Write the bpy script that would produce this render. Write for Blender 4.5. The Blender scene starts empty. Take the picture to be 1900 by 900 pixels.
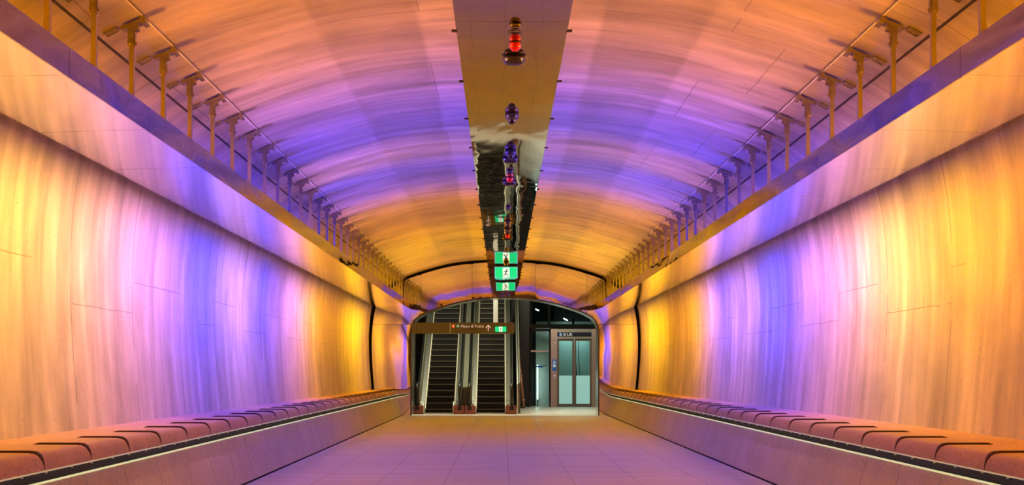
import bpy, bmesh, math, random
from mathutils import Vector, Matrix
random.seed(7)
C = bpy.context.scene.collection
PI = math.pi

# ------------------------------------------------------------------ camera, world, exposure, lights
F = 2500.0
CX, CZ = -0.09, 1.40                      # eye position across the tunnel and above the floor
cam_d = bpy.data.cameras.new('camera')
cam = bpy.data.objects.new('camera', cam_d); C.objects.link(cam)
cam.location = (CX, 0, CZ); cam.rotation_euler = (PI/2, 0, 0)
cam_d.sensor_width = 36; cam_d.sensor_fit = 'HORIZONTAL'; cam_d.lens = F/1900*36
cam_d.shift_x = (950-931.5)/1900; cam_d.shift_y = (690-450)/1900
cam_d.clip_start = 0.05; cam_d.clip_end = 300
bpy.context.scene.camera = cam
sc = bpy.context.scene
sc.view_settings.view_transform = 'Standard'; sc.view_settings.look = 'None'
sc.view_settings.gamma = 1; sc.view_settings.use_curve_mapping = False
sc.view_settings.exposure = 0.0
sc.cycles.max_bounces = 8
w = bpy.data.worlds.new('world'); sc.world = w; w.use_nodes = True
w.node_tree.nodes['Background'].inputs[0].default_value = (0.02, 0.022, 0.025, 1)
w.node_tree.nodes['Background'].inputs[1].default_value = 0.3

D_END = 43.2                              # distance of the polished end wall
MOD = 1.0766                              # one module of the tunnel fit-out
POST0 = 11.58
WALL_W, CEIL_W, FILL_W = 23.0, 28.0, 4.5               # watts per wall washer and per ceiling uplight
FAR_WALL = [(31.4,(.9,.36,.0)),(33,(.42,.15,.0)),(35,(.42,.15,.0)),(37.2,(1.35,.62,.0)),(40,(1.5,.72,.0)),(42,(.7,.28,.0)),(44,(.6,.2,.0))]
KEYS_WALL = {-1: [(2,(1,.32,.0)),(9,(1,.38,.0)),(12,(1.2,.58,.11)),(13.4,(1.2,.56,.26)),(14.6,(1.2,.52,.55)),(15.8,(.95,.38,1.1)),(17.2,(.52,.23,1.4)),(18.6,(.05,.08,1.6)),(19.6,(.07,.09,1.6)),
        (21.4,(.62,.32,1.4)),(22.4,(.5,.25,1.4)),(23.8,(.06,.09,1.6)),(25.2,(.26,.12,1.4)),(26.6,(.75,.30,1.2)),(28.4,(1.1,.42,.75)),(29.8,(1.15,.45,.10))]+FAR_WALL,
    1: [(2,(.9,.25,.0)),(11.8,(1,.34,.0)),(13.2,(1.2,.50,.0)),(15,(1.25,.60,.14)),(16.6,(1.2,.52,.45)),(18,(1,.38,.9)),(19.6,(.52,.22,1.4)),(21.2,(.05,.08,1.6)),(22.6,(.07,.1,1.6)),
        (24,(.6,.3,1.35)),(25.4,(.55,.26,1.35)),(26.8,(.12,.10,1.6)),(28.2,(.7,.3,1.1)),(29.6,(1.1,.42,.5)),(30.6,(1.1,.43,.05))]+FAR_WALL}
KEYS_CEIL = [(2,(1,.29,.0)),(12.0,(1,.30,.0)),(13.8,(.92,.29,.10)),(15.2,(.82,.27,.42)),(16.6,(.60,.22,1.0)),(18.2,(.14,.08,1.4)),(19.8,(.04,.06,1.5)),(20.8,(.5,.20,1.0)),
        (21.8,(.65,.26,.9)),(22.8,(.07,.07,1.5)),(24.6,(.26,.13,1.4)),(26.2,(.85,.28,.65)),(27.4,(.95,.32,.02)),(30,(.75,.24,.0)),(32.5,(1,.37,.0)),(35.5,(1.45,.66,.0)),(40,(1.2,.52,.0)),(44,(.8,.28,.0))]
def colour_at(y, keys):
    if y <= keys[0][0]: return keys[0][1]
    for (a, ca), (b, cb) in zip(keys, keys[1:]):
        if y <= b:
            t = (y-a)/(b-a); t = t*t*(3-2*t)
            return tuple(ca[i]+(cb[i]-ca[i])*t for i in range(3))
    return keys[-1][1]
def area_light(name, loc, direction, sx, sy, watts, col, spread=180, vis=True):
    d = bpy.data.lights.new(name, 'AREA'); d.shape = 'RECTANGLE'; d.size = sx; d.size_y = sy
    d.energy = watts; d.color = col; d.spread = math.radians(spread)
    o = bpy.data.objects.new(name, d); C.objects.link(o); o.location = loc
    z = -Vector(direction).normalized(); y = Vector((0, 1, 0)); x = y.cross(z).normalized(); y = z.cross(x)
    o.rotation_euler = Matrix((x, y, z)).transposed().to_euler()
    o['kind'] = 'helper' if False else 'structure'
    return o
y = POST0 - MOD*8.5
k = 0
while y < D_END:
    for sd in (-1, 1):
        j = random.uniform(.82, 1.18)
        # a washer tucked behind the canopy's inner lip aimed down the wall, and an uplight on the canopy's back
        area_light('wall_washer_light', (sd*3.194, y, 3.484), (sd*1.0, 0, -1.06), .028, MOD*.96, WALL_W*j, colour_at(y, KEYS_WALL[sd]), 94)
        area_light('ceiling_uplight', (sd*3.98, y, 3.60), (-sd*.92, 0, .42), .05, MOD*.9, CEIL_W*random.uniform(.85, 1.15), colour_at(y, KEYS_CEIL), 58)
        area_light('canopy_fill_light', (sd*3.75, y, 3.60), (-sd*.3, 0, 1), .05, MOD*.9, FILL_W, colour_at(y, KEYS_CEIL), 170)
    y += MOD; k += 1
# lobby beyond the portal: dim cool tubes high over the escalators and the lift
area_light('lobby_ceiling_light', (-1.3, 45.2, 6.8), (0, .5, -1), 4.0, .8, 480, (1, .95, .66))
area_light('lobby_ceiling_light', (2.6, 47.5, 5.4), (0, .25, -1), 1.8, .6, 150, (1, .93, .62))

# ------------------------------------------------------------------ materials
def mat(name, base=(.5,.5,.5), rough=.5, metal=0.0, emis=None, estr=0.0, spec=.5):
    m = bpy.data.materials.new(name); m.use_nodes = True
    b = m.node_tree.nodes['Principled BSDF']
    b.inputs['Base Color'].default_value = (*base, 1); b.inputs['Roughness'].default_value = rough
    b.inputs['Metallic'].default_value = metal; b.inputs['Specular IOR Level'].default_value = spec
    if emis: b.inputs['Emission Color'].default_value = (*emis, 1); b.inputs['Emission Strength'].default_value = estr
    return m
class NT:
    def __init__(s, m): s.t = m.node_tree; s.b = s.t.nodes['Principled BSDF']
    def n(s, typ, **kw):
        nd = s.t.nodes.new(typ)
        for k_, v in kw.items():
            if hasattr(nd, k_): setattr(nd, k_, v)
            else: nd.inputs[k_.replace('_', ' ')].default_value = v
        return nd
    def l(s, a, b): s.t.links.new(a, b)
    def coord(s, scale=(1,1,1)):
        tc = s.n('ShaderNodeNewGeometry'); mp = s.n('ShaderNodeMapping'); mp.inputs['Scale'].default_value = scale
        s.l(tc.outputs['Position'], mp.inputs['Vector']); return mp.outputs[0]
    def noise(s, scale, vec, sc=1, det=4, rough=.6, dist=0):
        nd = s.n('ShaderNodeTexNoise'); nd.inputs['Scale'].default_value = sc; nd.inputs['Detail'].default_value = det
        nd.inputs['Roughness'].default_value = rough; nd.inputs['Distortion'].default_value = dist
        s.l(s.coord(vec), nd.inputs['Vector']); return nd.outputs['Fac']
    def ramp(s, fac, stops):
        r = s.n('ShaderNodeValToRGB'); e = r.color_ramp.elements
        while len(e) < len(stops): e.new(.5)
        for i, (p, c) in enumerate(stops): e[i].position = p; e[i].color = (*c, 1) if len(c) == 3 else c
        s.l(fac, r.inputs[0]); return r.outputs[0]
    def mix(s, a, b, f=1.0, mode='MULTIPLY'):
        m_ = s.n('ShaderNodeMix'); m_.data_type = 'RGBA'; m_.blend_type = mode
        if isinstance(f, float): m_.inputs[0].default_value = f
        else: s.l(f, m_.inputs[0])
        for k_, v in ((6, a), (7, b)):
            if isinstance(v, tuple): m_.inputs[k_].default_value = (*v, 1)
            else: s.l(v, m_.inputs[k_])
        return m_.outputs[2]
    def math(s, op, a, b=None):
        m_ = s.n('ShaderNodeMath'); m_.operation = op
        for i, v in ((0, a), (1, b)):
            if v is None: continue
            if isinstance(v, (int, float)): m_.inputs[i].default_value = v
            else: s.l(v, m_.inputs[i])
        return m_.outputs[0]
    def bump(s, h, dist, strength=1.0, prev=None):
        b = s.n('ShaderNodeBump'); b.inputs['Distance'].default_value = dist; b.inputs['Strength'].default_value = strength
        s.l(h, b.inputs['Height'])
        if prev is not None: s.l(prev, b.inputs['Normal'])
        return b.outputs[0]
def g3(v): return (v, v, v)

def concrete(name, streak, base, lo, rough, joint_axis=None):
    """cast concrete: streaks along the form boards, soft blotches, bug holes, form joints"""
    m = mat(name, base, rough, spec=.5); t = NT(m)
    col = t.ramp(t.noise(0, streak, 1, 5, .62, .3), [(.30, g3(lo)), (.5, g3(.86)), (.68, g3(1.25))])
    fine = t.ramp(t.noise(0, tuple(v*5 for v in streak), 1, 3), [(.3, g3(.93)), (.7, g3(1.04))])
    blot = t.ramp(t.noise(0, (.55, .8, .55), 1, 6, .62, .6), [(.3, g3(.68)), (.7, g3(1.14))])
    c = t.mix(t.mix(t.mix(base, col, .8), fine, .6), blot)
    vo = t.n('ShaderNodeTexVoronoi'); vo.inputs['Scale'].default_value = 7; t.l(t.coord(), vo.inputs['Vector'])
    gate = t.noise(0, (1.3, .6, 1.0), 1, 3)
    hole = t.math('MULTIPLY', t.math('LESS_THAN', vo.outputs['Distance'], .065), t.math('GREATER_THAN', gate, .47))
    c = t.mix(c, (.15, .135, .115), hole, 'MIX')
    # form joints: a jittered grid
    sep = t.n('ShaderNodeSeparateXYZ'); t.l(t.coord(), sep.inputs[0])
    wob = t.math('MULTIPLY', t.noise(0, (2, 2, 2), 1, 3), .035)
    def line(sock, period, off, width):
        v = t.math('ADD', t.math('ADD', sock, off), wob)
        p = t.math('PINGPONG', v, period/2)
        return t.math('LESS_THAN', p, width)
    if joint_axis == 'Z':
        j = line(sep.outputs['Y'], 2.222, -.02, .009)
        cell = t.math('PINGPONG', t.math('FLOOR', t.math('DIVIDE', t.math('ADD', sep.outputs['Y'], -.02), 2.222)), 1)
        zj = t.math('ADD', t.math('MULTIPLY', cell, .36), 2.06)
        j2 = t.math('LESS_THAN', t.math('ABSOLUTE', t.math('SUBTRACT', t.math('SUBTRACT', sep.outputs['Z'], wob), zj)), .005)
    else:
        j = line(sep.outputs['Y'], 2.222, -.02, .009)
        cell = t.math('PINGPONG', t.math('FLOOR', t.math('DIVIDE', t.math('ADD', sep.outputs['Y'], -.02), 2.222)), 1)
        j2 = line(t.math('ADD', sep.outputs['X'], t.math('MULTIPLY', cell, .55)), 3.1, .35, .006)
    gate2 = t.math('GREATER_THAN', t.noise(0, (.5, .45, 1.1), 1, 3), .43)
    jj = t.math('MULTIPLY', t.math('MAXIMUM', j, j2), gate2)
    c = t.mix(c, (.12, .11, .10), t.math('MULTIPLY', jj, .75), 'MIX')
    t.l(c, t.b.inputs['Base Color'])
    h = t.math('SUBTRACT', t.noise(0, tuple(v*.8 for v in streak), 1, 4), t.math('MULTIPLY', hole, .5))
    n1 = t.bump(h, .012, .55)
    n2 = t.bump(t.noise(0, (1.1, .7, 1.1), 1, 2), .05, .5, n1)
    t.l(n2, t.b.inputs['Normal'])
    t.l(t.ramp(t.noise(0, streak, 1.7, 3), [(.3, g3(rough-.08)), (.7, g3(rough+.12))]), t.b.inputs['Roughness'])
    return m
M = {}
M['wall'] = concrete('wall_concrete', (1.0, 3.4, .30), (.52, .475, .40), .58, .42, 'Z')
M['ceil'] = concrete('ceiling_concrete', (.34, 3.2, 1.0), (.40, .36, .30), .52, .36)

def oil_can(name, base, rough, amp, vec, fine=0.0, vary=0.0, det=2):
    m = mat(name, base, rough, 1.0); t = NT(m)
    n = t.bump(t.noise(0, vec, 1, det, .5, .4), amp, 1.0)
    if fine: n = t.bump(t.noise(0, tuple(v*4 for v in vec), 1, min(det, 2)), fine, 1.0, n)
    t.l(n, t.b.inputs['Normal'])
    if vary: t.l(t.ramp(t.noise(0, (2, 2, 2), 1, 4), [(.3, tuple(b_*(1-vary) for b_ in base)), (.7, base)]), t.b.inputs['Base Color'])
    return m
M['end_mirror'] = oil_can('polished_steel_end', (.86, .82, .78), .025, .0055, (1.3, .2, .7), .0005, 0, 0)
M['strip'] = oil_can('bronze_mirror_strip', (.42, .36, .33), .035, .010, (1.4, .5, 1.0), .0004)
M['fascia'] = oil_can('bronze_mirror_fascia', (.31, .27, .27), .05, .020, (1.0, .9, 2.4), .002, 0, 0)
M['soffit'] = oil_can('satin_steel_soffit', (.96, .94, .92), .10, .006, (.5, 2.6, .5), .0012, .06)
M['steel'] = oil_can('brushed_steel', (.75, .74, .68), .26, .004, (3, 3, 3))
M['deck_steel'] = oil_can('bright_steel_deck', (.88, .90, .84), .42, .006, (2, 1.2, 1.2))
M['olive_steel'] = mat('dull_olive_steel', (.17, .17, .125), .6, .3)
M['pink_steel'] = oil_can('lift_surround_steel', (.52, .40, .37), .36, .006, (1.5, 1.5, .8))
M['hanger'] = oil_can('hanger_steel', (.40, .35, .31), .22, .004, (4, 4, 4), 0, .2)
M['lip'] = mat('dark_bronze_lip', (.10, .075, .05), .3, .8)
M['black'] = mat('matt_black', (.006, .006, .006), .8, spec=.2)
M['black_gloss'] = mat('black_gloss_glass', (.012, .014, .013), .08)
M['rubber'] = mat('black_rubber', (.006, .006, .006), .4)
M['tread'] = mat('dark_step_metal', (.012, .011, .010), .5, .2)
M['nosing'] = mat('worn_step_nosing', (.34, .30, .20), .45, .3)
M['plastic'] = mat('dark_device_plastic', (.025, .022, .03), .25)
M['dome'] = mat('smoked_dome', (.02, .015, .012), .05)
M['red'] = mat('red_beacon_plastic', (.50, .006, .01), .3)
M['white'] = mat('white_print', (.85, .85, .82), .4, emis=(1, 1, 1), estr=.25)
M['lens'] = mat('sensor_dots', (.5, .4, .2), .2)
M['bronze'] = mat('bronze_sign_board', (.115, .125, .085), .5, .2)
M['cool_post'] = mat('pale_painted_post', (.62, .62, .58), .4)
M['green'] = mat('lit_green_panel', (0, .4, .15), .4, emis=(0.0, .62, .22), estr=1.05)
M['exit_white'] = mat('lit_white_panel', (.8, .8, .8), .4, emis=(.85, 1, .95), estr=1.0)
M['exit_dark'] = mat('sign_green_figure', (0, .10, .04), .5, emis=(0, .1, .05), estr=.5)
M['rim'] = mat('sign_edge_acrylic', (.2, .5, .7), .2, emis=(.15, .5, .75), estr=.9)
M['blue'] = mat('blue_sign', (.01, .09, .30), .35, emis=(.01, .12, .4), estr=.25)
M['navy'] = mat('navy_header', (.006, .008, .025), .3)
M['orange_dot'] = mat('orange_badge', (.8, .16, .01), .4, emis=(1, .2, .02), estr=.25)
M['teal_dot'] = mat('teal_badge', (.02, .28, .32), .4, emis=(.05, .4, .45), estr=.2)
M['copper'] = mat('copper_brown_panel', (.26, .09, .06), .42, .35)
M['pipe'] = mat('worn_copper_pipe', (.48, .22, .12), .4, .6)
M['cap'] = mat('pale_cap', (.7, .65, .5), .5)
M['tube'] = mat('lit_tube', (.9, 1, .95), .4, emis=(.82, 1, .96), estr=9)
M['tube_dim'] = mat('lit_tube_far', (.9, 1, .95), .4, emis=(.8, 1, .9), estr=16)
M['shaft_white'] = mat('pale_shaft_panel', (.62, .72, .70), .5)
M['shaft_grey'] = mat('shaft_grey', (.018, .022, .020), .5)
M['car_wall'] = mat('teal_lift_car_wall', (.20, .27, .26), .35)
M['car_light'] = mat('lit_lift_car_ceiling', (.6, .9, .85), .5, emis=(.72, 1, .95), estr=4.0)
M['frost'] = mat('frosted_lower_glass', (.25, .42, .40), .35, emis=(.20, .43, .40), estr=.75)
M['cable'] = mat('black_cable', (.008, .008, .008), .5)
M['door_steel'] = mat('lift_door_steel', (.20, .15, .12), .35, .7)
M['led'] = mat('pale_led_edge', (.8, .9, .6), .4, emis=(.62, .76, .42), estr=.7)
M['gap'] = mat('dark_recess', (.022, .016, .014), .6)
M['comb'] = mat('comb_plate', (.42, .40, .34), .4, .6)
M['lobby_black'] = mat('black_lobby_cladding', (.010, .010, .009), .35)
M['hanger'].node_tree.nodes['Principled BSDF'].inputs['Metallic'].default_value = .65
M['steel_back'] = mat('pocket_grey', (.30, .27, .25), .5, .3)
g = mat('clear_glass', (.75, .92, .88), .02); gt = g.node_tree
g.node_tree.nodes['Principled BSDF'].inputs['Transmission Weight'].default_value = 1.0
g.node_tree.nodes['Principled BSDF'].inputs['IOR'].default_value = 1.12
M['glass'] = g

g = mat('smoked_glass', (.22, .26, .25), .03)
g.node_tree.nodes['Principled BSDF'].inputs['Transmission Weight'].default_value = 1.0
g.node_tree.nodes['Principled BSDF'].inputs['IOR'].default_value = 1.12
M['smoked'] = g

# bench stone: red-brown granite with fine speckle; the front has no joints of its own (real gaps)
def stone(name, base, rough):
    m = mat(name, base, rough); t = NT(m)
    s1 = t.ramp(t.noise(0, (60, 60, 60), 1, 3), [(.35, g3(.72)), (.65, g3(1.2))])
    s2 = t.ramp(t.noise(0, (1.5, 1.5, 1.5), 1, 3), [(.3, g3(.88)), (.7, g3(1.1))])
    t.l(t.mix(t.mix(base, s1), s2), t.b.inputs['Base Color']); return m
M['bench'] = stone('bench_granite', (.42, .27, .21), .5)
M['panel'] = stone('bench_front_granite', (.48, .44, .40), .5)
# floor: large pale stone tiles, thin joints, cross-wise veining
def floor_mat():
    m = mat('floor_stone', (.5, .47, .44), .38); t = NT(m)
    vein = t.ramp(t.noise(0, (.35, 5.5, 1), 1, 5, .6), [(.3, g3(.74)), (.7, g3(1.1))])
    fine = t.ramp(t.noise(0, (3, 40, 1), 1, 2), [(.3, g3(.9)), (.7, g3(1.06))])
    c = t.mix(t.mix((.76, .75, .70), vein), fine)
    sep = t.n('ShaderNodeSeparateXYZ'); t.l(t.coord(), sep.inputs[0])
    a = t.math('LESS_THAN', t.math('PINGPONG', t.math('ADD', sep.outputs['X'], 50.02), .41), .005)
    b = t.math('LESS_THAN', t.math('PINGPONG', t.math('ADD', sep.outputs['Y'], .3), 1.64), .012)
    spots = t.n('ShaderNodeTexVoronoi'); spots.inputs['Scale'].default_value = .55; t.l(t.coord((1, .8, 1)), spots.inputs['Vector'])
    sp = t.math('LESS_THAN', spots.outputs['Distance'], .014)
    c = t.mix(c, (.10, .08, .07), t.math('MULTIPLY', t.math('MAXIMUM', a, b), .6), 'MIX')
    c = t.mix(c, (.06, .05, .04), sp, 'MIX')
    t.l(c, t.b.inputs['Base Color'])
    t.l(t.ramp(t.noise(0, (.5, 3, 1), 1, 4), [(.3, g3(.30)), (.7, g3(.46))]), t.b.inputs['Roughness'])
    return m
M['floor'] = floor_mat()
def tile_mat():
    m = mat('dark_wall_tile', (.05, .045, .035), .25); t = NT(m)
    sep = t.n('ShaderNodeSeparateXYZ'); t.l(t.coord(), sep.inputs[0])
    a = t.math('LESS_THAN', t.math('PINGPONG', sep.outputs['Z'], .11), .006)
    t.l(t.mix((.05, .045, .035), (.16, .14, .10), a, 'MIX'), t.b.inputs['Base Color']); return m
M['tile'] = tile_mat()

# ------------------------------------------------------------------ mesh helpers
class MB:
    def __init__(s): s.v, s.f, s.mi, s.sm = [], [], [], []
    def add(s, vs, fs, mi=0, smooth=False):
        o = len(s.v); s.v += [tuple(v) for v in vs]
        for f in fs: s.f.append([i+o for i in f]); s.mi.append(mi); s.sm.append(smooth)
        return s
    def box(s, x0, x1, y0, y1, z0, z1, mi=0, bev=0.0):
        x0, x1 = sorted((x0, x1)); y0, y1 = sorted((y0, y1)); z0, z1 = sorted((z0, z1))
        if bev:
            bm = bmesh.new(); bmesh.ops.create_cube(bm, size=1)
            for v in bm.verts: v.co = Vector(((x0+x1)/2+v.co.x*(x1-x0), (y0+y1)/2+v.co.y*(y1-y0), (z0+z1)/2+v.co.z*(z1-z0)))
            bmesh.ops.bevel(bm, geom=bm.edges[:], offset=bev, segments=2, affect='EDGES')
            vs = [v.co[:] for v in bm.verts]; fs = [[v.index for v in f.verts] for f in bm.faces]
            bm.free(); return s.add(vs, fs, mi)
        vs = [(x, y_, z) for x in (x0, x1) for y_ in (y0, y1) for z in (z0, z1)]
        return s.add(vs, [(0,1,3,2),(4,6,7,5),(0,4,5,1),(2,3,7,6),(0,2,6,4),(1,5,7,3)], mi)
    def prism(s, prof, a, b, axis='Y', mi=0, closed=True, smooth=False, caps=True):
        """prof: 2-D points; extruded along axis. axis Y: prof=(x,z); axis X: prof=(y,z); axis Z: prof=(x,y)"""
        def P(p, t):
            return (p[0], t, p[1]) if axis == 'Y' else (t, p[0], p[1]) if axis == 'X' else (p[0], p[1], t)
        n = len(prof); vs = [P(p, a) for p in prof]+[P(p, b) for p in prof]
        rng = range(n) if closed else range(n-1)
        s.add(vs, [(i, (i+1) % n, n+(i+1) % n, n+i) for i in rng], mi, smooth)
        if closed and caps: s.add(vs, [list(range(n))[::-1], list(range(n, 2*n))], mi)
        return s
    def tube(s, pts, r, seg=10, mi=0, cap=True):
        pts = [Vector(p) for p in pts]; rings = []
        rr = r if isinstance(r, (list, tuple)) else [r]*len(pts)
        for i, p in enumerate(pts):
            d = (pts[min(i+1, len(pts)-1)]-pts[max(i-1, 0)]).normalized()
            u = d.cross(Vector((1, 0, 0)));
            if u.length < .1: u = d.cross(Vector((0, 1, 0)))
            u.normalize(); v = d.cross(u)
            rings.append([p+(u*math.cos(2*PI*k/seg)+v*math.sin(2*PI*k/seg))*rr[i] for k in range(seg)])
        vs = [q for rg in rings for q in rg]; fs = []
        for i in range(len(pts)-1):
            for k in range(seg): fs.append((i*seg+k, i*seg+(k+1) % seg, (i+1)*seg+(k+1) % seg, (i+1)*seg+k))
        s.add(vs, fs, mi, True)
        if cap: s.add(vs, [list(range(seg))[::-1], [(len(pts)-1)*seg+k for k in range(seg)]], mi)
        return s
    def lathe(s, prof, c=(0,0,0), seg=28, mi=0, smooth=True):
        """prof: (radius, z)"""
        vs = []; fs = []
        for r, z in prof:
            for k in range(seg): a = 2*PI*k/seg; vs.append((c[0]+r*math.cos(a), c[1]+r*math.sin(a), c[2]+z))
        for i in range(len(prof)-1):
            for k in range(seg): fs.append((i*seg+k, i*seg+(k+1) % seg, (i+1)*seg+(k+1) % seg, (i+1)*seg+k))
        return s.add(vs, fs, mi, smooth)
    def build(s, name, mats, parent=None, kind=None, loc=None):
        me = bpy.data.meshes.new(name); me.from_pydata(s.v, [], s.f)
        for m in (mats if isinstance(mats, (list, tuple)) else [mats]): me.materials.append(m)
        for p, mi, sm in zip(me.polygons, s.mi, s.sm): p.material_index = mi; p.use_smooth = sm
        me.update(); bm = bmesh.new(); bm.from_mesh(me); bmesh.ops.remove_doubles(bm, verts=bm.verts, dist=1e-5)
        bmesh.ops.recalc_face_normals(bm, faces=bm.faces); bm.to_mesh(me); bm.free()
        o = bpy.data.objects.new(name, me); C.objects.link(o)
        if parent: o.parent = parent
        if kind: o['kind'] = kind
        if loc: o.location = loc
        return o
def tag(o, label, cat, group=None, kind=None):
    o['label'] = label; o['category'] = cat
    if group: o['group'] = group
    if kind: o['kind'] = kind
    return o
def thing(name, label, cat, loc=(0,0,0), group=None, rotz=0):
    o = bpy.data.objects.new(name, None); C.objects.link(o); o.location = loc; o.rotation_euler = (0, 0, rotz)
    return tag(o, label, cat, group)
def copy_thing(root, loc, label, group=None):
    r = root.copy(); C.objects.link(r); r.location = loc; r['label'] = label
    if group: r['group'] = group
    for ch in list(root.children):
        c = ch.copy(); C.objects.link(c); c.parent = r
        for gch in list(ch.children):
            d = gch.copy(); C.objects.link(d); d.parent = c
    return r
def letters(name, text, size, loc, material, parent, align='LEFT', ext=.003, rz=0):
    cu = bpy.data.curves.new(name, 'FONT'); cu.body = text; cu.size = size; cu.align_x = align; cu.extrude = ext; cu.resolution_u = 3
    tmp = bpy.data.objects.new('tmp', cu); me = bpy.data.meshes.new_from_object(tmp)
    bpy.data.objects.remove(tmp); me.materials.clear(); me.materials.append(material)
    o = bpy.data.objects.new(name, me); C.objects.link(o); o.parent = parent; o.location = loc; o.rotation_euler = (PI/2, 0, rz)
    return o
def stroke(mb, a, b, wd, y0, y1, mi=0):
    a = Vector(a); b = Vector(b); d = (b-a).normalized(); n = Vector((-d.y, d.x))*wd/2
    pts = [a+n]
    for k in range(1, 6): t_ = PI/2+PI*k/6; pts.append(a+(d*math.cos(t_)+n.normalized()*math.sin(t_))*wd/2)
    pts.append(a-n); pts.append(b-n)
    for k in range(1, 6): t_ = -PI/2+PI*k/6; pts.append(b+(d*math.cos(t_)+n.normalized()*math.sin(t_))*wd/2)
    pts.append(b+n)
    mb.prism([(p.x, p.y) for p in pts], y0, y1, 'Y', mi)
def disc(mb, cx, cz, r, y0, y1, mi=0, n=20):
    mb.prism([(cx+r*math.cos(2*PI*k/n), cz+r*math.sin(2*PI*k/n)) for k in range(n)], y0, y1, 'Y', mi)
def smooth_curve(pts, n=6):
    out = []
    for i in range(len(pts)-1):
        p0 = pts[max(i-1, 0)]; p1 = pts[i]; p2 = pts[i+1]; p3 = pts[min(i+2, len(pts)-1)]
        for k in range(n):
            t = k/n
            out.append(tuple(.5*((2*p1[j])+(-p0[j]+p2[j])*t+(2*p0[j]-5*p1[j]+4*p2[j]-p3[j])*t*t+(-p0[j]+3*p1[j]-3*p2[j]+p3[j])*t**3) for j in (0, 1)))
    out.append(tuple(pts[-1])); return out

# ------------------------------------------------------------------ the tunnel shell
CEIL = [(0,5.01),(.85,4.98),(1.7,4.88),(2.5,4.68),(3.25,4.42),(3.74,4.16),(4.05,3.88),(4.22,3.62)]
WALL = [(4.24,3.55),(4.32,3.1),(4.36,2.55),(4.355,2.0),(4.32,1.4),(4.265,.80)]
ceil_half = smooth_curve(CEIL, 6); wall_half = smooth_curve(WALL, 6)
Y0, Y1 = -5.0, D_END+.45
full = [(-x, z) for x, z in reversed(ceil_half)]+ceil_half[1:]
yc = [Y0+(Y1-Y0)*i/24 for i in range(25)]
outer_c = [(x*1.05, z+.25) for x, z in full]
MB().prism(full+outer_c[::-1], Y0, Y1, 'Y', smooth=True).build('ceiling', M['ceil'], kind='structure')
for sd, nm in ((-1, 'left'), (1, 'right')):
    prof = [(sd*4.22, 3.62)]+[(sd*x, z) for x, z in wall_half]+[(sd*4.265, -.05), (sd*4.6, -.05), (sd*4.6, 3.7)]
    MB().prism(prof, Y0, Y1, 'Y', smooth=False).build('wall_'+nm, M['wall'], kind='structure')
for o in C.objects:
    if o.type == 'MESH' and o.name.startswith('wall_'):
        for p in o.data.polygons: p.use_smooth = True
        o.data.set_sharp_from_angle(angle=math.radians(30))
    if o.type == 'MESH' and o.name == 'ceiling': o.data.set_sharp_from_angle(angle=math.radians(30))
MB().box(-4.6, 4.6, Y0, D_END+.1, -.15, 0).build('floor', M['floor'], kind='structure')
MB().box(-4.7, 4.7, Y0-.2, Y0, -.15, 5.4).build('wall_back', M['wall'], kind='structure')
# the dark void behind the shadow gap round the end wall
OPEN = [(3.0,0),(3.0,1.5),(3.0,2.72),(2.965,2.9),(2.87,3.06),(2.7,3.2),(2.3,3.38),(1.6,3.59),(1.0,3.71),(.5,3.765),(0,3.78)]
op = [OPEN[0], OPEN[1]]+smooth_curve(OPEN[2:], 5)
def interp(tab, v, ki, vi):
    t_ = sorted(tab, key=lambda p: p[ki])
    if v <= t_[0][ki]: return t_[0][vi]
    for a, b in zip(t_, t_[1:]):
        if v <= b[ki]: return a[vi]+(b[vi]-a[vi])*((v-a[ki])/max(b[ki]-a[ki], 1e-9))
    return t_[-1][vi]
def xin(z): return 0.0 if z >= 3.78 else interp(op, z, 1, 0)
shell = ceil_half+wall_half
def xout(z, inset): return max(0.0, interp(shell, z+inset*.98, 1, 0)-inset*(.2 if z > 4.2 else 1)) if z > .8 else 4.265-inset
def end_sheet(mb, y_, xa, xb, za, zb, inset, sgn, thick=.01, tilt=(0, 0)):
    """one polished panel of the end wall between |x| xa..xb and z za..zb, cut by the opening and by the vault"""
    N = max(4, int((zb-za)/.025)); rows = []
    for i in range(N+1):
        z = za+(zb-za)*i/N
        a = max(xin(z), xa); b = min(xout(z, inset), xb)
        if b-a > .004: rows.append((a, b, z))
        elif rows: break
    vs = []; fs = []
    cx_, cz_ = (xa+min(xb, 4.3))/2, (za+zb)/2
    NC = 14 if inset > 0 else 1
    for a, b, z in rows:
        for c_ in range(NC+1):
            q = a+(b-a)*c_/NC
            # the sheet dishes softly away towards the rim of the opening
            d_ = min(math.hypot(q-px_, z-pz_) for px_, pz_ in op[1:]+[(3.0, z if z < 2.7 else 2.7)]) if inset > 0 else 0
            vs.append((sgn*q, y_+(q-cx_)*tilt[0]+(z-cz_)*tilt[1]-DISH*(1-math.exp(-d_/.30)), z))
    W_ = NC+1
    for i in range(len(rows)-1):
        for c_ in range(NC): fs.append((W_*i+c_, W_*i+c_+1, W_*(i+1)+c_+1, W_*(i+1)+c_))
    mb.add(vs, fs, 0, True)
DISH = .0062
random.seed(3)
for sgn, bounds in ((-1, (0, .96, 2.60, 9)), (1, (0, 1.08, 2.72, 9))):
    pass
mb = MB()
cuts = {-1: [1.05, 2.69], 1: [.99, 2.63]}
gp = .004
root_end = None
for sgn in (-1, 1):
    c1, c2 = cuts[sgn]
    cells = [(0, c1-gp, 3.6, 5.0), (c1+gp, c2-gp, 3.0, 5.0), (c2+gp, 4.4, 2.92+gp, 4.95), (2.9, 4.4, 0, 2.92-gp)]
    for a, b, za, zb in cells:
        end_sheet(mb, D_END, a, b, za, zb, .095, sgn, tilt=(random.uniform(-.004, .004), random.uniform(-.004, .004)))
ew = mb.build('wall_end', M['end_mirror'], kind='structure')
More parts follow.
